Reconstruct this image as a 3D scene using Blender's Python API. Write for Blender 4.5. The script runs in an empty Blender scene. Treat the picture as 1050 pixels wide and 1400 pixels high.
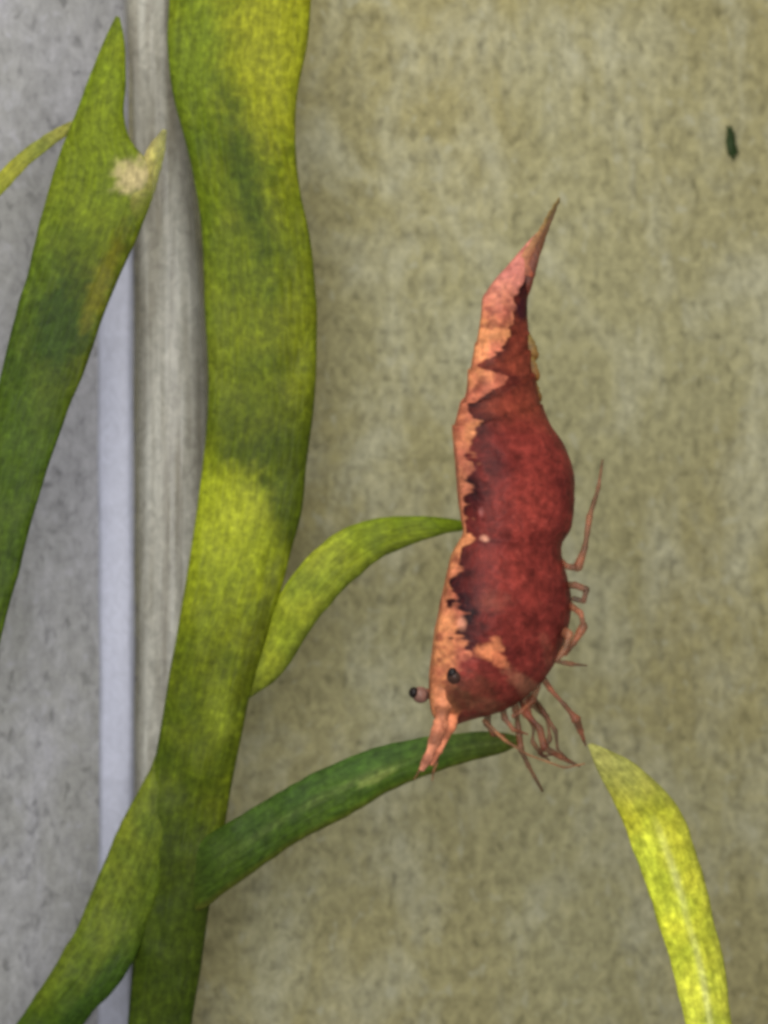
import bpy, math
import numpy as np
from mathutils import Vector

# ------------------------------------------------------------------ camera, light, exposure
SC = bpy.context.scene
COL = SC.collection
MM = 0.001
D = 150.0            # mm from camera to the plane y = 0 in which the shrimp hangs
K = 0.032            # mm per photograph pixel in that plane (shrimp is about 25 mm long)

cam_d = bpy.data.cameras.new('camera')
cam = bpy.data.objects.new('camera', cam_d); COL.objects.link(cam)
cam.location = (0, -D*MM, 0); cam.rotation_euler = (math.radians(90), 0, 0)
cam_d.sensor_fit = 'HORIZONTAL'; cam_d.sensor_width = 24.0
cam_d.lens = D/(1050*K)*24.0
cam_d.clip_start = 0.002; cam_d.clip_end = 10.0
cam_d.dof.use_dof = True; cam_d.dof.focus_distance = (D-1.0)*MM; cam_d.dof.aperture_fstop = 75.0
SC.camera = cam

w = bpy.data.worlds.new('World'); SC.world = w; w.use_nodes = True
bg = w.node_tree.nodes['Background']
bg.inputs['Color'].default_value = (0.97, 0.98, 1.0, 1); bg.inputs['Strength'].default_value = 0.28

def area(name, loc, target, size, power, color):
    l = bpy.data.lights.new(name, 'AREA'); l.shape = 'DISK'; l.size = size*MM; l.energy = power; l.color = color
    o = bpy.data.objects.new(name, l); COL.objects.link(o)
    o.location = Vector(loc)*MM
    o.rotation_euler = (Vector(target)*MM-o.location).to_track_quat('-Z', 'Y').to_euler()
    return o
area('tank_lamp', (-18, -58, 80), (-16, 12, 6), 76, 0.058, (1.0, 0.94, 0.84))
area('front_fill', (-8, -70, 10), (-16, 16, 8), 56, 0.050, (1.0, 0.98, 0.97))  # soft fill added in front to brighten the walls and lose the plant's shadow

SC.view_settings.view_transform = 'Standard'; SC.view_settings.look = 'None'
SC.view_settings.exposure = -0.17; SC.view_settings.gamma = 1.0; SC.view_settings.use_curve_mapping = False
SC.render.engine = 'CYCLES'
SC.cycles.use_denoising = True
SC.cycles.pixel_filter_type = 'BLACKMAN_HARRIS'; SC.cycles.filter_width = 3.6
SC.cycles.max_bounces = 8

# ------------------------------------------------------------------ helpers
RNG = np.random.default_rng(7)

def P(px, py, y=0.0):
    """photograph pixel + depth in mm -> world metres"""
    s = (D+y)/D*K
    return np.array([(px-525)*s, y, (700-py)*s])*MM

def lin(r, g, b):
    c = np.array([r, g, b])/255.0
    return np.where(c <= .04045, c/12.92, ((c+.055)/1.055)**2.4)

def smooth(xs, ys, x):
    """monotone-ish cubic (catmull-rom) interpolation"""
    xs = np.asarray(xs, float); ys = np.asarray(ys, float); x = np.asarray(x, float)
    m = np.gradient(ys, xs)
    i = np.clip(np.searchsorted(xs, x, side='right')-1, 0, len(xs)-2)
    h = xs[i+1]-xs[i]; t = np.clip((x-xs[i])/h, 0, 1)
    return ((2*t**3-3*t**2+1)*ys[i]+(t**3-2*t**2+t)*h*m[i]+(-2*t**3+3*t**2)*ys[i+1]+(t**3-t**2)*h*m[i+1])

def vnoise(p, seed=0):
    """value noise on an (n,2) array, result -1..1"""
    p = np.asarray(p, float); i = np.floor(p).astype(int); f = p-i; f = f*f*(3-2*f)
    def h(a, b):
        n = (a*374761393+b*668265263+seed*982451653) & 0x7fffffff
        n = ((n ^ (n >> 13))*1274126177) & 0x7fffffff
        return ((n ^ (n >> 16)) & 0xffff)/32767.5-1
    a = h(i[:, 0], i[:, 1]); b = h(i[:, 0]+1, i[:, 1]); c = h(i[:, 0], i[:, 1]+1); d = h(i[:, 0]+1, i[:, 1]+1)
    return (a*(1-f[:, 0])+b*f[:, 0])*(1-f[:, 1])+(c*(1-f[:, 0])+d*f[:, 0])*f[:, 1]

def fbm(p, seed=0, n=3):
    p = np.asarray(p, float); s = 0; a = 1; t = 0
    for k in range(n):
        s = s+a*vnoise(p*2**k, seed+k); t += a; a *= .5
    return s/t

def tag(o, label=None, cat=None, group=None, kind=None):
    for k, v in (('label', label), ('category', cat), ('group', group), ('kind', kind)):
        if v: o[k] = v
    return o

def mesh_obj(name, verts, faces, mat, parent=None, col=None, shade=True):
    me = bpy.data.meshes.new(name)
    me.from_pydata([tuple(v) for v in verts], [], [tuple(f) for f in faces])
    if col is not None:
        a = me.color_attributes.new('pigment', 'FLOAT_COLOR', 'POINT')
        c = np.ones((len(verts), 4)); c[:, :3] = col
        a.data.foreach_set('color', c.ravel().astype(np.float32))
    me.update()
    if shade: me.polygons.foreach_set('use_smooth', [True]*len(me.polygons))
    me.materials.append(mat)
    o = bpy.data.objects.new(name, me); COL.objects.link(o)
    if parent: o.parent = parent
    return o

def grid_faces(n, m, base=0):
    i = np.arange(n-1)[:, None]; j = np.arange(m)[None, :]; j2 = (j+1) % m
    return (np.stack([i*m+j, i*m+j2, (i+1)*m+j2, (i+1)*m+j], -1).reshape(-1, 4)+base).tolist()

# ------------------------------------------------------------------ materials
def new_mat(name):
    m = bpy.data.materials.new(name); m.use_nodes = True
    nt = m.node_tree; return m, nt, nt.nodes['Principled BSDF'], nt.nodes.new('ShaderNodeTexCoord')

def N(nt, kind, **kw):
    n = nt.nodes.new(kind)
    for k, v in kw.items():
        if k in n.inputs: n.inputs[k].default_value = v
        else: setattr(n, k, v)
    return n

def noise_node(nt, vec, scale, detail=3, rough=.55, dist=0.0, stretch=None):
    if stretch:
        mp = N(nt, 'ShaderNodeMapping'); mp.inputs['Scale'].default_value = stretch
        nt.links.new(vec, mp.inputs['Vector']); vec = mp.outputs['Vector']
    n = N(nt, 'ShaderNodeTexNoise'); n.inputs['Scale'].default_value = scale
    n.inputs['Detail'].default_value = detail; n.inputs['Roughness'].default_value = rough
    n.inputs['Distortion'].default_value = dist
    nt.links.new(vec, n.inputs['Vector']); return n.outputs['Fac']

def remap(nt, fac, a, b, lo, hi):
    r = N(nt, 'ShaderNodeMapRange'); r.inputs[1].default_value = a; r.inputs[2].default_value = b
    r.inputs[3].default_value = lo; r.inputs[4].default_value = hi
    nt.links.new(fac, r.inputs[0]); return r.outputs[0]

def scale_col(nt, col, fac):
    v = N(nt, 'ShaderNodeVectorMath', operation='SCALE')
    nt.links.new(col, v.inputs[0]); nt.links.new(fac, v.inputs['Scale']); return v.outputs[0]

def mixc(nt, fac, a, b):
    m = N(nt, 'ShaderNodeMix', data_type='RGBA')
    if isinstance(fac, float): m.inputs[0].default_value = fac
    else: nt.links.new(fac, m.inputs[0])
    for s, v in ((m.inputs[6], a), (m.inputs[7], b)):
        if isinstance(v, (tuple, list, np.ndarray)): s.default_value = (*v, 1)
        else: nt.links.new(v, s)
    return m.outputs[2]

def bump(nt, b, fac, strength, dist):
    n = N(nt, 'ShaderNodeBump'); n.inputs['Strength'].default_value = strength; n.inputs['Distance'].default_value = dist
    nt.links.new(fac, n.inputs['Height']); nt.links.new(n.outputs[0], b.inputs['Normal'])

def organic(name, s1=2600, s2=900, amp=.35, rough=.5, spec=.3, sss=.0, radius=(.6, .4, .2), bmp=.35, trans=0.0, stretch=(1, 1, 1), tint=None):
    """pigment colour attribute, broken by two scales of cell mottling"""
    m, nt, b, tc = new_mat(name)
    at = N(nt, 'ShaderNodeVertexColor', layer_name='pigment')
    o = tc.outputs['Object']
    n1 = noise_node(nt, o, s1, 2, .5, .6, stretch); n2 = noise_node(nt, o, s2, 3, .6, .3, stretch)
    c = scale_col(nt, at.outputs['Color'], remap(nt, n1, .3, .7, 1-amp, 1+amp))
    c = scale_col(nt, c, remap(nt, n2, .3, .7, 1-amp*.6, 1+amp*.6))
    if tint is not None:
        n3 = noise_node(nt, o, s1*.45, 3, .6, .2)
        c = mixc(nt, remap(nt, n3, .48, .8, 0, .4), c, tint)
    nt.links.new(c, b.inputs['Base Color'])
    b.inputs['Roughness'].default_value = rough; b.inputs['Specular IOR Level'].default_value = spec
    if sss:
        b.inputs['Subsurface Weight'].default_value = sss; b.inputs['Subsurface Radius'].default_value = radius
        b.inputs['Subsurface Scale'].default_value = .0006
    bump(nt, b, n1, bmp, .00012)
    if trans:
        t = N(nt, 'ShaderNodeBsdfTranslucent'); nt.links.new(c, t.inputs['Color'])
        mx = N(nt, 'ShaderNodeMixShader'); mx.inputs[0].default_value = trans
        nt.links.new(b.outputs[0], mx.inputs[1]); nt.links.new(t.outputs[0], mx.inputs[2])
        nt.links.new(mx.outputs[0], nt.nodes['Material Output'].inputs['Surface'])
    return m

def leaf_mat():
    m, nt, b, tc = new_mat('leaf_tissue')
    at = N(nt, 'ShaderNodeVertexColor', layer_name='pigment')
    fc = N(nt, 'ShaderNodeAttribute', attribute_name='fibre')          # across / along the blade in mm
    o = tc.outputs['Object']
    fib = noise_node(nt, fc.outputs['Vector'], 1.0, 3, .55, .2, (5.5, .55, 1))
    cells = noise_node(nt, fc.outputs['Vector'], 1.0, 3, .65, .3, (3.0, 2.0, 1))
    grain = noise_node(nt, o, 3600, 2, .5, .3)
    c = scale_col(nt, at.outputs['Color'], remap(nt, fib, .3, .7, .83, 1.17))
    c = scale_col(nt, c, remap(nt, cells, .3, .7, .68, 1.32))
    c = scale_col(nt, c, remap(nt, grain, .3, .7, .82, 1.18))
    c = mixc(nt, remap(nt, cells, .56, .78, 0, .35), c, scale_col(nt, c, remap(nt, grain, 0, 1, 1.5, 1.5)))
    nt.links.new(c, b.inputs['Base Color']); b.inputs['Roughness'].default_value = .5; b.inputs['Specular IOR Level'].default_value = .15
    bump(nt, b, fib, .5, .00012)
    t = N(nt, 'ShaderNodeBsdfTranslucent'); nt.links.new(c, t.inputs['Color'])
    mx = N(nt, 'ShaderNodeMixShader'); mx.inputs[0].default_value = .15
    nt.links.new(b.outputs[0], mx.inputs[1]); nt.links.new(t.outputs[0], mx.inputs[2])
    nt.links.new(mx.outputs[0], nt.nodes['Material Output'].inputs['Surface'])
    return m
M_LEAF = leaf_mat()
M_SHELL = organic('shrimp_shell', 3000, 1200, .28, .5, .14, .08, bmp=.4, tint=lin(120, 40, 34))
M_LIMB = organic('shrimp_limb', 5000, 1800, .3, .45, .35, .1, bmp=.2)
def see_through(mt, k):
    nt = mt.node_tree; out = nt.nodes['Material Output']; src = out.inputs['Surface'].links[0].from_socket
    t = N(nt, 'ShaderNodeBsdfTransparent'); mx = N(nt, 'ShaderNodeMixShader'); mx.inputs[0].default_value = k
    nt.links.new(src, mx.inputs[1]); nt.links.new(t.outputs[0], mx.inputs[2]); nt.links.new(mx.outputs[0], out.inputs['Surface'])
see_through(M_LIMB, .42)
M_FIN = organic('shrimp_fin', 5000, 1800, .25, .45, .35, .1, bmp=.2, trans=.3)

def wall_mat(name, base, pale, dark, amp=.34, seed=0.0):
    m, nt, b, tc = new_mat(name)
    o = tc.outputs['Object']
    mp = N(nt, 'ShaderNodeMapping'); mp.inputs['Location'].default_value = (seed, seed*.7, seed*.3)
    nt.links.new(o, mp.inputs['Vector']); v = mp.outputs['Vector']
    big = noise_node(nt, v, 75, 2, .5, .4, (1, 1, .6))
    mid = noise_node(nt, v, 260, 4, .6, .5, (1, 1, .6))
    fine = noise_node(nt, v, 1600, 4, .72, .4, (1, 1, .8))
    dots = noise_node(nt, v, 1700, 1, .4, .5, (1, 1, .75))
    streak = noise_node(nt, v, 700, 2, .5, 0, (1, 1, .06))
    c = mixc(nt, remap(nt, big, .38, .62, 0, 1), dark, base)
    c = mixc(nt, remap(nt, mid, .46, .68, 0, .7), c, pale)
    c = scale_col(nt, c, remap(nt, fine, .3, .7, 1-amp, 1+amp))
    c = scale_col(nt, c, remap(nt, streak, .3, .7, .975, 1.025))
    c = scale_col(nt, c, remap(nt, dots, .24, .40, .66, 1.0))
    c = mixc(nt, remap(nt, dots, .62, .76, 0, .6), c, pale)
    nt.links.new(c, b.inputs['Base Color'])
    b.inputs['Roughness'].default_value = .75; b.inputs['Specular IOR Level'].default_value = .15
    bump(nt, b, fine, .25, .0001)
    return m
M_BACK = wall_mat('olive_film_panel', lin(166, 161, 121), lin(184, 182, 154), lin(160, 152, 108))
M_SIDE = wall_mat('grey_side_panel', lin(166, 166, 171), lin(184, 184, 190), lin(162, 162, 159), .24, .05)

# ------------------------------------------------------------------ the setting: corner of the tank
YAW = math.radians(-13); SIDE = math.radians(40)
CORNER = P(176, 700, 18.0)
CX, CY = CORNER[0], CORNER[1]
def slab(name, mat, length, angle, thick, zlo, zhi):
    """wall slab from the corner along direction 'angle'; thickness goes away from the water"""
    o = mesh_obj(name, [(x, y, z) for x in (0, length) for y in (0, thick) for z in (zlo, zhi)],
                 [(0, 4, 5, 1), (2, 3, 7, 6), (0, 1, 3, 2), (4, 6, 7, 5), (1, 5, 7, 3), (0, 2, 6, 4)], mat, shade=False)
    o.location = (CX, CY, 0); o.rotation_euler = (0, 0, angle)
    return tag(o, kind='structure')
back = slab('back_wall', M_BACK, .075, -YAW, .004, -.05, .05)
tag(back, 'olive beige speckled back panel of the tank', 'wall')
side = slab('side_wall', M_SIDE, .030, math.pi+SIDE, -.004, -.05, .05)
tag(side, 'grey speckled side panel of the tank', 'wall')

def wall_pt(px, py, off=0.0):
    """where the view ray of a pixel meets the back wall (off = metres in front of it)"""
    c = np.array([0, -D*MM, 0]); d = P(px, py, 0)-c
    n = np.array([-math.sin(YAW), -math.cos(YAW), 0])
    q = np.array([CX, CY, 0])+n*off
    return c+d*(np.dot(q-c, n)/np.dot(d, n))
def side_pt(px, py, off=0.0):
    c = np.array([0, -D*MM, 0]); d = P(px, py, 0)-c
    n = np.array([math.sin(SIDE), -math.cos(SIDE), 0])
    q = np.array([CX, CY, 0])+n*off
    return c+d*(np.dot(q-c, n)/np.dot(d, n))

def streak_mat(name, a, b_, amp, rough, freq=1500, alpha=1.0):
    m, nt, b, tc = new_mat(name); o = tc.outputs['Object']
    s = noise_node(nt, o, freq, 3, .6, .2, (1, 1, .05)); f = noise_node(nt, o, 2200, 3, .6, 1.0, (1, 1, .7))
    c = mixc(nt, remap(nt, s, .34, .66, 0, 1), a, b_)
    c = scale_col(nt, c, remap(nt, f, .3, .7, 1-amp, 1+amp))
    nt.links.new(c, b.inputs['Base Color']); b.inputs['Roughness'].default_value = rough
    b.inputs['Specular IOR Level'].default_value = .35
    bump(nt, b, s, .5, .0002); return m
M_BEAD = streak_mat('clear_silicone', lin(138, 133, 118), lin(196, 195, 184), .26, .32)
M_GLINT = streak_mat('pane_glint', lin(186, 190, 208), lin(198, 201, 218), .09, .5, 500)  # bluish white of the pane edge's glint put into the colour

def column(name, pts_lr, ypos, depth, mat, n=160, m=64, wob=.012):
    """upright strip with rounded face: rows of (py, left px, right px)"""
    py = np.array([r[0] for r in pts_lr]); yy = np.linspace(py[0], py[-1], n)
    L = smooth(py, [r[1] for r in pts_lr], yy); R = smooth(py, [r[2] for r in pts_lr], yy)
    V = []
    for i in range(n):
        a, b = P(L[i], yy[i], ypos), P(R[i], yy[i], ypos); c = (a+b)/2; hw = (b-a)/2
        for j in range(m):
            t = 2*math.pi*j/m
            r = 1+wob*math.sin(yy[i]*.031+3*t)
            V.append(c+hw*math.cos(t)*r+np.array([0, -depth*MM*math.sin(t)*r, 0]))
    F = grid_faces(n, m)+[tuple(range(m))[::-1], tuple(range((n-1)*m, n*m))]
    o = mesh_obj(name, V, F, mat)
    ev = np.tile(np.abs(np.cos(2*math.pi*np.arange(m)/m)), n)
    o.data.attributes.new('edge', 'FLOAT', 'POINT').data.foreach_set('value', ev.astype(np.float32))
    return o
def thin_edges(mt, lo):
    nt = mt.node_tree; out = nt.nodes['Material Output']; src = out.inputs['Surface'].links[0].from_socket
    at = N(nt, 'ShaderNodeAttribute', attribute_name='edge')
    t = N(nt, 'ShaderNodeBsdfTransparent'); mx = N(nt, 'ShaderNodeMixShader')
    nt.links.new(remap(nt, at.outputs['Fac'], lo, 1.0, 0, .92), mx.inputs[0])
    nt.links.new(src, mx.inputs[1]); nt.links.new(t.outputs[0], mx.inputs[2]); nt.links.new(mx.outputs[0], out.inputs['Surface'])
thin_edges(M_BEAD, .55); thin_edges(M_GLINT, .6)
bead = column('silicone_bead', [(-500, 168, 238), (0, 168, 240), (200, 178, 262), (420, 182, 282), (700, 184, 290), (1000, 182, 270), (1250, 181, 256), (1400, 180, 250), (1900, 180, 244)],
              17.0, 1.3, M_BEAD)
tag(bead, 'translucent greyish silicone bead running up the corner between the tank panels', 'sealant bead')
strip = column('glint_strip', [(268, 150, 178), (282, 134, 184), (330, 129, 185), (500, 128, 185), (1000, 132, 186), (1400, 128, 184), (1900, 126, 184)], 17.0, .3, M_GLINT, wob=.025)  # glint on the glass pane edge modelled as a solid strip
tag(strip, 'pale bluish white vertical glint on the pane edge, built as a strip beside the silicone bead', 'strip')

# algae fleck on the back wall
def lump(name, c, sx, sz, sy, mat, col, rot=0.0, parent=None, seed=1, n=14, m=20, amp=.25):
    V = []; C = []
    for i in range(n+1):
        ph = math.pi*i/n
        for j in range(m):
            t = 2*math.pi*j/m
            d = np.array([math.sin(ph)*math.cos(t), math.sin(ph)*math.sin(t), math.cos(ph)])
            r = 1+amp*float(fbm([[d[0]*1.7+5+d[1], d[2]*1.7+9-d[1]]], seed)[0])
            q = d*r*np.array([sx, sy, sz])
            q = np.array([q[0]*math.cos(rot)+q[2]*math.sin(rot), q[1], -q[0]*math.sin(rot)+q[2]*math.cos(rot)])
            V.append(np.asarray(c)+q)
    return mesh_obj(name, V, grid_faces(n+1, m), mat, parent, np.tile(col, (len(V), 1)))
fleck = lump('algae_fleck', wall_pt(1000, 192, .00006), .00024, .00082, .00014, M_LEAF, lin(52, 70, 36), rot=-.16, seed=4, amp=.8)
tag(fleck, 'small dark green algae fleck stuck to the olive back panel', 'algae')

# ------------------------------------------------------------------ leaves and stem
def blade(name, rows, parent=None, stops=(), n=240, m=56, thick=.5, rough_edge=2.0, seed=1, mat=None, paint=None, keel=.0, curl=0.0, gain=.64, dy=0.0):
    """fleshy blade. rows: (xl, yl, xr, yr, depth mm); stops: (t, left rgb, right rgb) pigment"""
    R = np.array(rows, float); mid = (R[:, :2]+R[:, 2:4])/2
    s = np.r_[0, np.cumsum(np.linalg.norm(np.diff(mid, axis=0), axis=1))]; s /= s[-1]
    t = np.linspace(0, 1, n); A = np.stack([smooth(s, R[:, k], t) for k in range(5)], 1)
    e = np.stack([fbm(np.c_[t*20, t*0+k], seed*11+k, 2) for k in range(2)], 1)*rough_edge*.8
    px = np.zeros((n, m)); py = np.zeros((n, m)); V = np.zeros((n, m, 3)); U = np.zeros((n, m))
    wpx = np.linalg.norm(A[:, 2:4]-A[:, :2], axis=1)
    th = thick*.55*np.clip(wpx/60, .12, 1.3)
    for i in range(n):
        d = (A[i, 2:4]-A[i, :2])/max(wpx[i], 1e-6)
        l = A[i, :2]-d*e[i, 0]; r = A[i, 2:4]+d*e[i, 1]
        a, b = P(*l, A[i, 4]+dy), P(*r, A[i, 4]+dy); c = (a+b)/2; hw = (b-a)/2
        for j in range(m):
            q = 2*math.pi*j/m; co, si = math.cos(q), math.sin(q)
            prof = math.copysign(abs(si)**.75, si)
            front = max(si, 0)
            prof -= keel*front*math.exp(-(co/.16)**2)
            V[i, j] = c+hw*co+np.array([0, -th[i]*MM*prof-curl*MM*co*co, 0])
            U[i, j] = co
            px[i, j], py[i, j] = (l+r)/2*1+(r-l)/2*co
    nz = fbm(np.c_[px.ravel()*.03, py.ravel()*.02], seed+50).reshape(n, m)
    wv = fbm(np.c_[px.ravel()*.011, py.ravel()*.009], seed+70).reshape(n, m)
    V[:, :, 1] += (nz*.10+wv*.30)*MM*np.clip(wpx/110, 0, 1)[:, None]
    # pigment
    C = np.zeros((n, m, 3)); ts = [k[0] for k in stops]
    k01 = np.clip((U+1)/2+nz*.18, 0, 1)[..., None]
    tt = np.clip(t[:, None]+nz*.03, 0, 1)
    for ch in range(3):
        Lc = np.interp(tt, ts, [lin(*k[1])[ch] for k in stops]); Rc = np.interp(tt, ts, [lin(*k[2])[ch] for k in stops])
        C[:, :, ch] = Lc*(1-k01[..., 0])+Rc*k01[..., 0]
    pt = fbm(np.c_[px.ravel()*.035, py.ravel()*.03], seed+120).reshape(n, m)
    pf = fbm(np.c_[px.ravel()*.11, py.ravel()*.085], seed+130, 2).reshape(n, m)
    C *= np.clip(1+.22*pt+.10*pf, .2, 3)[..., None]
    C[:, :, 0] *= 1+.10*pt
    C[:, :, 2] *= .6
    # fine lengthwise veins in the tissue
    vein = fbm(np.c_[(U*6).ravel()+pt.ravel(), np.repeat(t, m)*7], seed+9, 2).reshape(n, m)
    C *= (1+.22*vein)[..., None]
    if paint: C = paint(C, px, py, U)
    C = C*gain
    F = grid_faces(n, m)+[tuple(range(m))[::-1], tuple(range((n-1)*m, n*m))]
    o = mesh_obj(name, V.reshape(-1, 3), F, mat or M_LEAF, parent, C.reshape(-1, 3))
    fv = np.zeros((n, m, 3)); fv[:, :, 0] = U*wpx[:, None]/2*K+seed; fv[:, :, 1] = (t*np.linalg.norm(np.diff(mid, axis=0), axis=1).sum()*K)[:, None]
    o.data.attributes.new('fibre', 'FLOAT_VECTOR', 'POINT').data.foreach_set('vector', fv.ravel().astype(np.float32))
    return o

def blob(C, px, py, cx, cy, rx, ry, rgb, k=1.0, rot=0.0, seed=3, soft=.35):
    dx, dy = px-cx, py-cy; c, s = math.cos(rot), math.sin(rot)
    u, v = (dx*c+dy*s)/rx, (-dx*s+dy*c)/ry
    r = np.sqrt(u*u+v*v)+.35*fbm(np.c_[px.ravel()*.05, py.ravel()*.05], seed).reshape(px.shape)+.4*fbm(np.c_[px.ravel()*.13, py.ravel()*.13], seed+1, 2).reshape(px.shape)
    f = np.clip((1+soft-r)/(2*soft), 0, 1)[..., None]*k
    return C*(1-f)+lin(*rgb)*f

plant = bpy.data.objects.new('aquatic_plant', None); COL.objects.link(plant)
plant.location = tuple(P(225, 1480, 8.6)); plant.empty_display_size = .003
tag(plant, 'green water plant with thick winding stem and side leaves beside the silicone bead', 'plant')
def under(o, root):
    bpy.context.view_layer.update()
    o.parent = root; o.matrix_parent_inverse = root.matrix_world.inverted(); return o

def paint_stem(C, px, py, U):
    C = blob(C, px, py, 372, 70, 58, 110, (186, 190, 44), .85, seed=5, soft=.6)
    C = blob(C, px, py, 268, 70, 34, 90, (140, 164, 44), .6, seed=8, soft=.6)
    C = blob(C, px, py, 338, 250, 20, 120, (76, 98, 20), .85, -.22, seed=6, soft=.6)
    C = blob(C, px, py, 300, 470, 22, 120, (140, 154, 48), .5, seed=7, soft=.6)
    C = blob(C, px, py, 408, 470, 18, 140, (146, 156, 36), .6, seed=10, soft=.6)
    # shade of the bend painted dark down the right side, its lit face yellow
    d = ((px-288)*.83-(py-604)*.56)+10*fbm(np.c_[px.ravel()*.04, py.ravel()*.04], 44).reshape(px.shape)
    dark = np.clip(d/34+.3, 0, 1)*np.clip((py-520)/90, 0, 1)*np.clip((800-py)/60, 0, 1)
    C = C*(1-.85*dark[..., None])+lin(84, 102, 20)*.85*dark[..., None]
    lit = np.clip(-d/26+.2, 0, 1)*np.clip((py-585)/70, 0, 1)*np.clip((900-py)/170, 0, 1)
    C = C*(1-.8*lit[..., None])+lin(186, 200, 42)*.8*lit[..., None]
    C = blob(C, px, py, 322, 705, 36, 52, (206, 216, 56), .8, .3, seed=12, soft=.6)
    C = blob(C, px, py, 300, 975, 20, 30, (178, 194, 58), .7, seed=14, soft=.6)
    C = blob(C, px, py, 355, 860, 10, 110, (96, 104, 20), .7, .28, seed=16, soft=.5)
    C = blob(C, px, py, 240, 1210, 40, 130, (74, 92, 24), .6, seed=15, soft=.6)
    return C
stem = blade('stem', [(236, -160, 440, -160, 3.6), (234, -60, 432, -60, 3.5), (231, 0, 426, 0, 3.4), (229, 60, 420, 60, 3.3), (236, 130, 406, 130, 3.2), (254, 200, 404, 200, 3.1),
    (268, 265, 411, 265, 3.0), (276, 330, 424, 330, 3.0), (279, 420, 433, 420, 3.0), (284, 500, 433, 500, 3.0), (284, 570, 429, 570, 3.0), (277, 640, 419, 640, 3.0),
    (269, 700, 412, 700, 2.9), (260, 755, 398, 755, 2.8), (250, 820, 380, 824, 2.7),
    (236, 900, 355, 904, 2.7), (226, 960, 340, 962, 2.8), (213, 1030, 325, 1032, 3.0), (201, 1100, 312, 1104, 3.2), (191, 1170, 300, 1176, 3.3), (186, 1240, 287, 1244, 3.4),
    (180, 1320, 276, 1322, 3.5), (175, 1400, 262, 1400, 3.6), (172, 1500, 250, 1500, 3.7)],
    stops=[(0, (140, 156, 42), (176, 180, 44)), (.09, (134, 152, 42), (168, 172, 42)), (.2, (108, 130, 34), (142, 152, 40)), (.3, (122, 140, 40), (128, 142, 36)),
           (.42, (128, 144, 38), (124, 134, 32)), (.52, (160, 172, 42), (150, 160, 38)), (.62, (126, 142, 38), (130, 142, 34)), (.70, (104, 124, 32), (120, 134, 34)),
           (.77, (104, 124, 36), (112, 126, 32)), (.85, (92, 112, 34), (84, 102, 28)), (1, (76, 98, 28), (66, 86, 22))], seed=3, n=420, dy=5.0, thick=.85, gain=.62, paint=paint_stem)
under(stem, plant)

# upper side leaf, reaching behind the shrimp
def paint_side(C, px, py, U):
    f = np.clip((U-.45)/.5, 0, 1)[..., None]*.75
    return C*(1-f)+lin(104, 116, 34)*f
side_leaf = blade('leaf', [(332, 944, 340, 956, 3.0), (345, 912, 372, 934, 2.8), (362, 872, 400, 900, 2.7), (378, 822, 424, 862, 2.6), (402, 784, 456, 822, 2.6), (432, 750, 486, 792, 2.7),
    (466, 726, 518, 766, 2.8), (506, 711, 552, 749, 2.9), (546, 706, 584, 737, 3.0), (584, 706, 608, 730, 3.0), (610, 708, 626, 727, 3.1), (640, 713, 644, 722, 3.2)],
    stops=[(0, (150, 158, 66), (120, 130, 44)), (.2, (166, 180, 58), (150, 162, 52)), (.5, (168, 182, 66), (150, 164, 54)), (.75, (150, 168, 44), (130, 146, 36)), (1, (120, 144, 30), (96, 120, 26))],
    gain=.74, seed=31, dy=5.0, thick=.5, n=160, paint=paint_side)
under(side_leaf, plant)

# lower dark side leaf below the shrimp's rostrum
def paint_low(C, px, py, U):
    f = np.exp(-((U+.05)/.14)**2)[..., None]*np.clip((px-300)/60, 0, 1)[..., None]
    g = (.5+.5*vnoise(np.c_[px.ravel()*.03, py.ravel()*.03], 77).reshape(px.shape))[..., None]
    C = C*(1-.55*f*g)+lin(150, 170, 92)*.55*f*g
    C = blob(C, px, py, 516, 1062, 28, 5, (170, 186, 96), .75, -.45, seed=18)  # pale highlight streak painted into the leaf colour
    f = np.clip((U-.72)/.25, 0, 1)[..., None]*.6
    return C*(1-f)+lin(124, 122, 44)*f
low_leaf = blade('leaf', [(236, 1160, 236, 1250, 3.5), (278, 1144, 270, 1246, 2.95), (318, 1120, 312, 1218, 2.75), (360, 1096, 366, 1178, 2.7), (410, 1066, 426, 1140, 2.6), (468, 1040, 486, 1110, 2.5),
    (520, 1020, 536, 1080, 2.4), (566, 1010, 580, 1062, 2.4), (610, 1004, 622, 1048, 2.4), (654, 1000, 662, 1036, 2.3), (690, 1002, 694, 1026, 2.3), (712, 1008, 713, 1016, 2.3)],
    stops=[(0, (74, 96, 34), (78, 96, 32)), (.25, (80, 112, 52), (76, 102, 30)), (.55, (84, 122, 58), (84, 112, 38)), (.75, (88, 124, 56), (84, 114, 38)), (1, (104, 122, 62), (108, 120, 52))],
    seed=41, dy=5.0, thick=.55, n=160, paint=paint_low)
under(low_leaf, plant)

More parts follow.
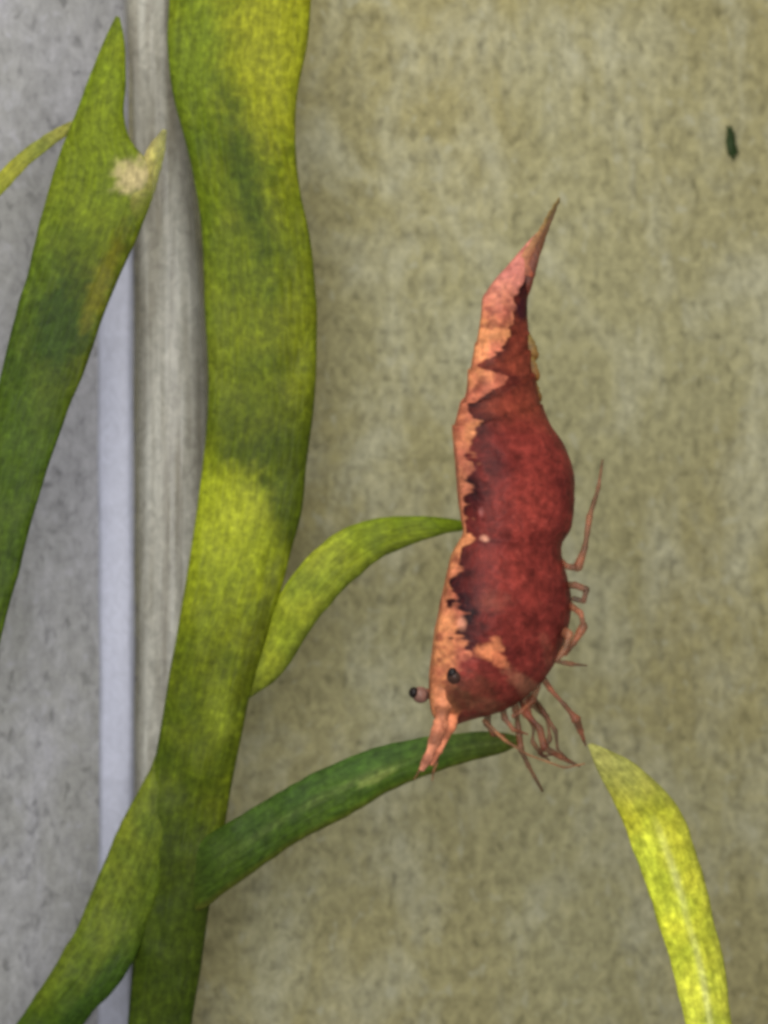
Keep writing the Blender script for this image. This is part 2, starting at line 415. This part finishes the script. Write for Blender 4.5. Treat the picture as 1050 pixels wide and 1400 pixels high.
# lower left leaf
def paint_ll(C, px, py, U):
    f = np.clip((U-.1)/.3, 0, 1)*np.clip((py-1260)/60, 0, 1)
    f = f[..., None]*.85
    return C*(1-f)+lin(66, 98, 26)*f
ll_leaf = blade('leaf', [(226, 990, 244, 1000, 3.2), (206, 1050, 244, 1074, 3.0), (177, 1104, 236, 1144, 2.95), (151, 1158, 218, 1216, 2.95), (128, 1214, 200, 1268, 2.9), (108, 1262, 186, 1306, 2.7),
    (80, 1312, 158, 1350, 2.5), (48, 1362, 124, 1388, 2.3), (8, 1420, 84, 1442, 2.2), (-40, 1490, 40, 1512, 2.0)],
    stops=[(0, (110, 130, 40), (96, 116, 36)), (.2, (138, 154, 58), (96, 116, 38)), (.45, (140, 156, 60), (104, 126, 44)), (.65, (124, 144, 48), (84, 112, 34)), (.85, (90, 120, 36), (66, 98, 26)), (1, (80, 110, 32), (60, 92, 24))],
    seed=51, dy=5.0, thick=.6, n=180, paint=paint_ll)
under(ll_leaf, plant)

# left leaf with a torn shoulder
M_TORN = leaf_mat(); M_TORN.name = 'torn_tissue'; see_through(M_TORN, .45)
left = bpy.data.objects.new('torn_leaf', None); COL.objects.link(left); left.location = tuple(P(-30, 820, 3.2)); left.empty_display_size = .003
tag(left, 'broad green leaf with a pale torn shoulder crossing in front of the grey side panel', 'leaf')
def paint_left(C, px, py, U):
    C = blob(C, px, py, 140, 210, 45, 90, (150, 170, 38), .7, .3, seed=24)
    C = blob(C, px, py, 85, 440, 36, 60, (66, 96, 30), .8, .3, seed=25)
    C = blob(C, px, py, 140, 385, 12, 70, (150, 146, 38), .75, .38, seed=26)
    C = blob(C, px, py, 184, 242, 24, 24, (262, 240, 176), .85, .3, seed=27)
    return C
lb = blade('blade', [(159, 22, 164, 24, 1.0), (148, 44, 168, 46, 1.0), (134, 76, 171, 80, 1.0), (119, 112, 172, 116, .9), (102, 156, 170, 162, .9), (90, 186, 178, 190, .8), (79, 216, 202, 222, .7),
    (68, 254, 208, 268, .6), (58, 290, 196, 306, .5), (47, 336, 174, 352, .3), (34, 386, 153, 404, .1), (18, 440, 132, 462, -.1), (2, 510, 106, 530, -.3), (-16, 590, 76, 610, -.5), (-40, 690, 44, 712, -.7), (-64, 790, 18, 812, -.9), (-90, 890, -8, 910, -1)],
    stops=[(0, (150, 172, 44), (156, 176, 50)), (.12, (146, 168, 42), (146, 168, 42)), (.26, (138, 158, 46), (130, 150, 42)), (.38, (110, 136, 46), (122, 132, 38)), (.5, (82, 110, 42), (104, 116, 36)), (.65, (92, 122, 42), (92, 118, 40)), (1, (96, 124, 44), (92, 118, 40))],
    seed=61, dy=4.0, thick=.6, gain=.5, paint=paint_left)
under(lb, left)
fold = blade('torn_edge', [(222, 176, 228, 178, .9), (205, 198, 226, 204, .8), (194, 222, 220, 232, .6), (186, 246, 212, 262, .4), (176, 266, 202, 288, .3), (166, 286, 190, 308, .3)],
    stops=[(0, (206, 202, 142), (170, 172, 98)), (.35, (246, 232, 172), (166, 170, 80)), (.6, (250, 232, 180), (138, 150, 54)), (1, (146, 152, 50), (124, 140, 42))], seed=71, dy=4.0, thick=.35, n=70, rough_edge=1.5)
fold.data.materials[0] = M_TORN; under(fold, left); fold['label'] = 'pale torn tissue at the leaf shoulder'

# thin pale stalk at the left edge
stalk = blade('thin_stalk', [(-60, 296, -44, 312, 2.2), (-10, 244, 6, 262, 2.1), (28, 208, 42, 224, 2.0), (62, 184, 74, 198, 1.9), (92, 168, 102, 178, 1.8), (128, 156, 132, 162, 1.7)],
    stops=[(0, (196, 198, 86), (184, 186, 74)), (.4, (190, 194, 90), (180, 184, 80)), (.7, (172, 176, 106), (164, 168, 92)), (1, (160, 164, 92), (150, 156, 80))], seed=81, dy=4.0, thick=.5, n=80, m=28, rough_edge=1)
tag(stalk, 'thin pale yellow stalk passing behind the torn green leaf', 'stalk')

# bright leaf lower right
def paint_br(C, px, py, U):
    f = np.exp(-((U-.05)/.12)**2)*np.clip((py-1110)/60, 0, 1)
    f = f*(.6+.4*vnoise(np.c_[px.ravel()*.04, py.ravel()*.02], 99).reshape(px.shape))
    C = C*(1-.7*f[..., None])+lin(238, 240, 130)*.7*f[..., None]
    f = np.clip((U-.6)/.35, 0, 1)[..., None]*.6
    C = C*(1-f)+lin(150, 152, 46)*f
    C[:, :, 2] *= 1.7
    tip = np.clip((1105-py)/60, 0, 1)[..., None]*.6
    return C*(1-tip)+lin(158, 158, 84)*tip
bright = blade('strap_leaf', [(804, 1018, 810, 1016, .15), (810, 1036, 830, 1024, .25), (822, 1064, 866, 1042, .35), (837, 1094, 897, 1068, .45), (852, 1126, 926, 1100, 0.55), (870, 1172, 946, 1150, 0.65),
    (888, 1226, 964, 1206, 0.75), (906, 1280, 978, 1264, 0.75), (920, 1330, 990, 1318, 0.85), (932, 1380, 998, 1374, 0.85), (942, 1440, 1004, 1436, 0.85), (950, 1520, 1008, 1518, 0.85)],
    stops=[(0, (150, 150, 88), (152, 150, 84)), (.1, (160, 158, 66), (158, 156, 62)), (.22, (176, 178, 48), (172, 172, 48)), (.3, (214, 222, 70), (190, 190, 54)), (.5, (212, 220, 62), (194, 198, 58)), (.75, (204, 214, 70), (190, 196, 62)), (1, (198, 208, 80), (184, 192, 70))],
    seed=91, thick=.55, n=200, gain=1.15, paint=paint_br)
tag(bright, 'bright yellow green strap leaf arching down from below the shrimp', 'leaf')

# ------------------------------------------------------------------ the shrimp
shrimp = bpy.data.objects.new('shrimp', None); COL.objects.link(shrimp); shrimp.location = tuple(P(740, 1040, 0)); shrimp.empty_display_size = .003
tag(shrimp, 'red dwarf shrimp hanging head down with an orange stripe along its back', 'shrimp')
PHI = math.radians(36)
DV = np.array([-math.cos(PHI), -math.sin(PHI)]); LV = np.array([math.sin(PHI), -math.cos(PHI)])
BODY = [ # py, left, right, depth(mm), stripe edge px
 (992, 604, 622, -.5, 612), (986, 597, 640, -.5, 620), (976, 590, 680, -.4, 622), (960, 586, 712, -.3, 620), (940, 584, 737, -.2, 618), (920, 585, 754, -.1, 622), (890, 588, 770, 0, 636),
 (860, 592, 780, 0, 636), (830, 598, 785, 0, 628), (800, 605, 781, 0, 622), (770, 612, 773, 0, 628), (756, 617, 770, 0, 638), (746, 623, 770, 0, 652), (737, 628, 775, 0, 656), (726, 631, 782, 0, 648), (710, 628, 786, .1, 646),
 (680, 624, 788, .2, 648), (640, 621, 786, .3, 648), (605, 620, 772, .4, 648), (580, 622, 754, .5, 660), (556, 631, 742, .6, 644), (538, 637, 736, .7, 676), (520, 640, 732, .8, 696), (503, 643, 728, .9, 656),
 (480, 648, 726, 1.0, 688), (455, 653, 724, 1.1, 694), (430, 657, 722, 1.2, 700), (405, 661, 722, 1.3, 706), (385, 674, 726, 1.4, 716), (365, 692, 731, 1.5, 726), (345, 709, 737, 1.6, 736), (328, 724, 743, 1.7, 742), (318, 734, 745, 1.75, 745)]
B = np.array(BODY, float)[::-1]                     # tail to head, py increasing
n, m = 460, 168
py = np.linspace(B[0, 0], B[-1, 0], n)
xl, xr, dep, xj = (smooth(B[:, 0], B[:, k], py) for k in (1, 2, 3, 4))
xj = xj-9*np.clip((py-570)/20, 0, 1)*np.clip((890-py)/30, 0, 1)
q = .70                                             # shell is narrower than deep
hw = (xr-xl)/2; cx = (xr+xl)/2
a_ = hw/np.sqrt(math.cos(PHI)**2+(q*math.sin(PHI))**2); b_ = q*a_
TH = np.linspace(-math.pi, math.pi, m, endpoint=False)
# hind edges of the shell rings (py at the back, slope towards the belly)
EDGES = [(736, .05, .018), (688, -.05, .008), (584, -.30, .05), (553, -.55, .085), (508, -.45, .08), (470, -.25, .05), (402, -.1, .04)]
XO = np.outer(a_, -math.cos(PHI)*np.cos(TH))+np.outer(b_, math.sin(PHI)*np.sin(TH))
step = np.zeros((n, m)); groove = np.zeros((n, m))
ven = (1-np.cos(TH))/2                              # 0 at the back, 1 at the belly
for e, slope, h in EDGES:
    dist = (e+slope*ven[None, :]*hw[:, None]*2.0)-py[:, None]         # >0: tailwards of the edge
    dist = dist+3.0*fbm(np.c_[np.tile(TH*3, n), np.repeat(py*.02, m)], int(e)).reshape(n, m)
    step += h*np.where(dist < 0, np.exp(dist/26.0), 0)                # ring flares towards its hind edge
    groove += (.12 if e == 736 else min(.75, h/.08))*np.exp(-(np.abs(dist+(-3))/5.0)**2)
rad = 1+step-.02
rad += .012*fbm(np.c_[np.tile(TH*5, n), np.repeat(py*.05, m)], 5).reshape(n, m)
ridge = 1+.05*np.exp(-(TH/.22)**2)                  # slight keel down the back
V = np.zeros((n, m, 3)); PX = np.zeros((n, m)); PY = np.repeat(py[:, None], m, 1)
for i in range(n):
    c = P(cx[i], py[i], dep[i]); s = (D+dep[i])/D*K*MM
    off = (np.cos(TH)*rad[i]*ridge)[:, None]*a_[i]*DV[None]+(np.sin(TH)*rad[i])[:, None]*b_[i]*LV[None]
    V[i, :, 0] = c[0]+off[:, 0]*s; V[i, :, 1] = c[1]+off[:, 1]*s; V[i, :, 2] = c[2]
    PX[i] = cx[i]+off[:, 0]
# far flank mirrors the near one for its pigment
near = np.where(TH >= 0, np.arange(m), (m-np.arange(m)) % m)
QX = PX[:, near]
ATH = np.abs(TH)
thj = np.zeros(n)
for i in range(n):
    ok = np.where((TH > -.3) & (TH < 2.4))[0]
    thj[i] = TH[ok[np.argmin(np.abs(XO[i, ok]+cx[i]-xj[i]))]]
thj = np.clip(thj, .05, 1.9); thj = np.convolve(np.pad(thj, 3, 'edge'), np.ones(7)/7, 'valid')
jag = fbm(np.c_[py*.05, py*0], 3, 2)*.16+vnoise(np.c_[py*.14, py*0+4], 8)*.07+vnoise(np.c_[py*.3, py*0+9], 18)*.07
cell = fbm(np.c_[QX.ravel()*.085, PY.ravel()*.085], 15, 2).reshape(n, m)
sd = (thj+jag)[:, None]+.22*cell+.5*(TH < 0)[None, :]-ATH[None, :]       # >0 inside the stripe
stripe = np.clip(sd/.09+.5, 0, 1)[..., None]
pk = fbm(np.c_[QX.ravel()*.035, PY.ravel()*.035], 25, 3).reshape(n, m)
pk = np.clip(.5+pk*1.4, 0, 1)[..., None]
tailw = np.clip((440-PY)/60, 0, 1)[..., None]
ORANGE, PINK = lin(214, 140, 92), lin(178, 96, 76)  # back stripe colours, which also carry the highlight along the back
bk = np.clip(cell*1.6-.15, 0, .7)[..., None]
scol = ORANGE*(1-pk*.85)+PINK*pk*.85
scol = scol*(1-bk)+lin(128, 66, 50)*bk
scol = scol*(1-tailw*.75)+lin(205, 128, 118)*tailw*.75
midb = np.exp(-((PY-655)/50)**2)[..., None]*.7
scol = scol*(1-midb)+lin(164, 96, 74)*midb
# flank: dark margin along the stripe, red below it
fl = fbm(np.c_[QX.ravel()*.022, PY.ravel()*.022], 35, 4).reshape(n, m)
fk = np.clip(.5+fl*1.1, 0, 1)[..., None]
red = lin(148, 60, 50)*(1-fk)+lin(112, 42, 36)*fk
headd = np.clip((PY-900)/60, 0, 1)[..., None]*.5
red = red*(1-headd)+lin(98, 46, 36)*headd
tailf = np.clip((600-PY)/40, 0, 1)[..., None]
red = red*(1-tailf*.7)+lin(128, 62, 40)*tailf*.7
dm = np.exp(-(np.clip(-sd-.0, 0, 9)/(.46+.25*fl))**1.6)[..., None]*np.clip(.75+fl[..., None]*.7, 0, 1)*(1-np.clip((PY-880)/40, 0, 1)[..., None])
mg = np.exp(-(np.clip(-sd, 0, 9)/.95)**2)[..., None]*.35*np.clip((930-PY)/60, 0, 1)[..., None]*np.clip((PY-470)/60, 0, 1)[..., None]
red = red*(1-mg)+lin(78, 24, 26)*mg
colr = red*(1-dm)+lin(24, 7, 14)*dm
fine = fbm(np.c_[QX.ravel()*.16, PY.ravel()*.16], 45, 2).reshape(n, m)[..., None]
colr = colr*(1+.3*fine+.25*cell[..., None])+lin(170, 100, 80)*np.clip(fine-.55, 0, 1)*.5
C = colr*(1-stripe)+scol*(1+.22*fine)*stripe
C *= (1-.35*np.clip(groove, 0, 1))[..., None]
def bl(cx_, cy_, rx, ry, rgb, k, rot=0., seed=3, soft=.3):
    global C
    C = blob(C, QX, PY, cx_, cy_, rx, ry, rgb, k, rot, seed, soft)
bl(664, 888, 15, 11, (226, 138, 92), .95, 0, 5); bl(680, 900, 12, 9, (205, 118, 80), .9, .6, 6); bl(678, 878, 6, 10, (222, 136, 92), .8, -.6, 7)
bl(630, 850, 5, 7, (214, 144, 116), .8, 0, 8, .5); bl(661, 736, 6, 3.5, (226, 160, 132), .9, .3, 9, .5); bl(656, 700, 3, 5, (150, 100, 96), .5, 0, 10, .5)
bl(672, 818, 20, 14, (140, 80, 62), .4, 0, 11, .6); bl(714, 420, 9, 22, (52, 18, 28), .9, .15, 12); bl(640, 940, 34, 22, (88, 52, 36), .6, 0, 13)
bl(610, 968, 14, 16, (180, 106, 70), .7, 0, 14); bl(626, 952, 20, 18, (84, 54, 36), .75, 0, 16); bl(660, 962, 22, 10, (120, 76, 54), .6, 0, 17)
bl(722, 940, 12, 40, (168, 112, 84), .6, -.9, 18); bl(748, 890, 8, 30, (150, 86, 66), .4, -.3, 19)
F = grid_faces(n, m)+[tuple(range(m))[::-1], tuple(range((n-1)*m, n*m))]
body = mesh_obj('body', V.reshape(-1, 3), F, M_SHELL, None, np.clip(C, .002, 1).reshape(-1, 3))
under(body, shrimp)

def limb(name, pts, radii, rgb, mat=None, seg=10, ring=10, tip=None, flat=1.0):
    """jointed tapering limb: pts = (px, py, depth mm), radii in px, swollen joints"""
    pts = np.array(pts, float)
    if name in ('walking_leg', 'mouthpart'): pts[:, 2] += 1.0; pts[0, 2] += .5
    s = np.arange(len(pts)); t = np.linspace(0, len(pts)-1, (len(pts)-1)*seg+1)
    A = np.stack([np.interp(t, s, pts[:, k]) for k in range(3)], 1)
    A = np.vstack([A[0], (A[:-2]+2*A[1:-1]+A[2:])/4, A[-1]])
    r = np.interp(t, s, radii)*(1+.22*np.exp(-((t-np.round(t))/.10)**2)*((t > .5) & (t < len(pts)-1.5)))
    r *= .80*(1+.35*vnoise(np.c_[t*1.3, t*0+pts[0, 0]], 5))
    r *= 1+.12*vnoise(np.c_[t*3.1, t*0+len(name)], 3)
    W = np.array([P(*p) for p in A]); T = np.gradient(W, axis=0); T /= np.linalg.norm(T, axis=1)[:, None]+1e-12
    V = []; C = []
    for i in range(len(W)):
        u = np.cross(T[i], [0, 1, 0.01]); u /= np.linalg.norm(u); v = np.cross(T[i], u)
        for j in range(ring):
            a = 2*math.pi*j/ring
            V.append(W[i]+(u*math.cos(a)+v*math.sin(a)*flat)*r[i]*K*MM)
            k = t[i]/(len(pts)-1); c = lin(*rgb) if tip is None else lin(*rgb)*(1-k)+lin(*tip)*k
            C.append(c*(.9+.35*math.sin(t[i]*4.3+pts[0, 1])))
    F = grid_faces(len(W), ring)+[tuple(range(ring))[::-1], tuple(range((len(W)-1)*ring, len(W)*ring))]
    C = np.array(C)*(np.array([.85, .78, .74]) if mat is None else 1)
    o = mesh_obj(name, V, F, mat or M_LIMB, None, np.clip(C, .002, 1))
    return under(o, shrimp)

# rostrum, antennal scales
limb('rostrum', [(606, 935, -1.7), (606, 966, -1.8), (603, 988, -1.9), (594, 1014, -1.9), (585, 1036, -1.9), (576, 1053, -1.8)], [18, 17, 14, 11, 9, 4], (198, 124, 84), tip=(212, 138, 110), mat=M_SHELL, ring=18, flat=.8)
limb('antennal_scale', [(632, 958, -1.4), (617, 982, -1.7), (606, 1004, -1.75), (597, 1026, -1.75), (588, 1046, -1.7)], [8, 12, 11, 9, 5], (200, 120, 80), tip=(212, 132, 100), mat=M_SHELL, ring=16, flat=.45)
limb('antennule', [(600, 1020, -1.5), (596, 1044, -1.5), (592, 1058, -1.4), (591, 1068, -1.3)], [4, 3, 2, .8], (170, 120, 84), seg=8)
limb('antennule', [(588, 1026, -1.3), (578, 1046, -1.2), (572, 1056, -1.1), (566, 1066, -1.0)], [4, 3.0, 2.2, .8], (150, 112, 76), seg=8)
limb('antenna', [(660, 984, -.9), (690, 1012, -1.0), (722, 1032, -1.1), (772, 1050, -1.0), (800, 1044, -.9)], [4, 2.6, 2.0, 1.4, .8], (176, 124, 84), seg=8)

def eye(px, py_, y, r, stalk_from, rgb, pup):
    limb('eye_stalk', [stalk_from, (px, py_, y+.08)], [r*.75, r*.8], (190, 118, 92), mat=M_SHELL, ring=14)
    e = lump('eye', P(px, py_, y), r*K*MM, r*K*MM, r*K*MM, M_EYE, lin(*rgb), n=20, m=28, amp=.03); under(e, shrimp)
    e2 = lump('pupil', P(*pup), r*.62*K*MM, r*.66*K*MM, r*.6*K*MM, M_EYE, lin(26, 19, 18), n=16, m=20, amp=.05)
    bpy.context.view_layer.update(); e2.parent = e; e2.matrix_parent_inverse = e.matrix_world.inverted()
M_EYE = organic('eye_shell', 3000, 900, .3, .4, .25, 0, bmp=.2)
eye(575, 950, -.6, 11.5, (600, 946, -.4), (128, 92, 80), (566, 947, -.75))
eye(622, 925, -2.15, 11.5, (630, 936, -1.9), (64, 42, 34), (619, 920, -2.3))

# walking legs, near side then far side
LEG, DK = (150, 84, 56), (104, 60, 40)
limb('walking_leg', [(758, 758, -.6), (776, 775, -1.0), (790, 776, -1.1), (800, 748, -1.0), (806, 706, -.9), (818, 668, -.7), (824, 628, -.6)], [7, 6, 5.5, 5, 4.2, 3, 1.2], (164, 88, 62), tip=(140, 96, 66))
limb('walking_leg', [(764, 800, -.8), (786, 800, -1.2), (802, 806, -1.3), (798, 822, -1.4), (782, 818, -1.3)], [7, 6, 5.5, 4.5, 3], LEG, tip=DK)
limb('walking_leg', [(768, 820, -.9), (794, 838, -1.3), (798, 856, -1.4), (784, 880, -1.5), (772, 896, -1.4)], [8, 6.5, 6, 5, 3], (184, 112, 80), tip=LEG)
limb('walking_leg', [(760, 858, -1.0), (778, 868, -1.4), (774, 886, -1.5), (760, 904, -1.5), (782, 908, -1.4), (803, 910, -1.3)], [8, 7, 6, 4.5, 3, 2], (196, 132, 100), tip=DK)
limb('walking_leg', [(738, 920, -1.0), (752, 942, -1.3), (772, 964, -1.4), (788, 984, -1.3), (794, 1000, -1.1), (801, 1020, -.9)], [7, 5.5, 5, 6, 5, 2], (150, 82, 58), tip=(140, 70, 48))
limb('walking_leg', [(718, 952, -1.1), (720, 976, -1.5), (738, 996, -1.7), (744, 1022, -1.7), (768, 1036, -1.5), (793, 1048, -1.3)], [9, 7, 5.5, 6, 4, 1.6], (150, 80, 58), tip=(128, 72, 50))
limb('walking_leg', [(704, 962, -1.0), (708, 990, -1.4), (712, 1024, -1.5), (722, 1046, -1.5), (742, 1082, -1.3)], [8, 6, 4.5, 4.5, 1.8], (148, 84, 60), tip=(110, 74, 50))
limb('walking_leg', [(722, 956, .4), (748, 980, .3), (752, 1010, .2), (738, 1030, .2), (752, 1040, .2)], [6, 5, 4, 3.5, 2], (158, 104, 74), tip=(140, 90, 64))
limb('walking_leg', [(726, 950, -.2), (742, 972, -.6), (760, 1000, -.7), (762, 1024, -.7), (778, 1040, -.7)], [5, 4, 3.5, 3, 1.5], (128, 78, 54), tip=(116, 78, 54))
limb('walking_leg', [(712, 960, -.4), (730, 992, -.9), (728, 1014, -1.0), (742, 1034, -.9), (764, 1030, -.8)], [5, 4, 3.5, 3, 1.5], (132, 80, 54), tip=(112, 74, 50))
limb('mouthpart', [(668, 968, -1.1), (666, 990, -1.4), (674, 1004, -1.5), (690, 1006, -1.4)], [6, 4.5, 3.5, 2], (140, 82, 58))
limb('mouthpart', [(686, 962, -1.2), (690, 982, -1.6), (702, 998, -1.7), (722, 1004, -1.6)], [8, 5.5, 4, 2.2], (158, 94, 66))
limb('mouthpart', [(738, 930, -.6), (728, 958, -1.2), (714, 972, -1.5), (700, 980, -1.6)], [8, 7, 6, 3], (172, 112, 82))
# swimmerets under the abdomen
# tail fan, folded
def fan(name, rows, stops, seed):
    o = blade(name, rows, stops=stops, seed=seed, thick=.35, n=70, m=28, rough_edge=1.5, mat=M_FIN, gain=.9); return under(o, shrimp)
for x, y0, c in ((722, 566, (196, 150, 122)), (718, 546, (158, 98, 54)), (716, 516, (164, 102, 56)), (714, 488, (160, 106, 58))):
    w = 10 if y0 < 560 else 4
    fan('swimmeret', [(x-4, y0+4, x+8, y0+8, 1.3), (x, y0-4, x+12+w, y0+2, 1.1), (x+3, y0-14, x+10+w, y0-12, 1.0), (x+4, y0-24, x+5+w, y0-25, 1.0), (x+6, y0-32, x+2+w*.7, y0-33, 1.1)],
        [(0, c, c), (1, (150, 122, 76), (140, 118, 74))], int(y0))
fan('tail_plate', [(700, 372, 728, 380, 1.15), (712, 350, 734, 356, 1.2), (728, 327, 741, 332, 1.3), (741, 307, 748, 310, 1.4), (752, 288, 756, 290, 1.5), (764, 270, 766, 271, 1.6)],
    [(0, (206, 132, 120), (170, 84, 76)), (.4, (214, 150, 124), (150, 84, 66)), (.7, (176, 140, 96), (104, 78, 52)), (1, (150, 130, 90), (96, 80, 54))], 101)
fan('tail_plate', [(712, 416, 716, 418, 1.6), (712, 394, 725, 397, 1.25), (719, 366, 733, 371, 1.1), (732, 338, 741, 342, 1.1), (743, 314, 749, 317, 1.3), (755, 290, 759, 292, 1.4), (764, 274, 766, 275, 1.5)],
    [(0, (110, 44, 44), (90, 34, 36)), (.4, (140, 74, 60), (112, 60, 48)), (1, (110, 90, 58), (84, 70, 46))], 102)
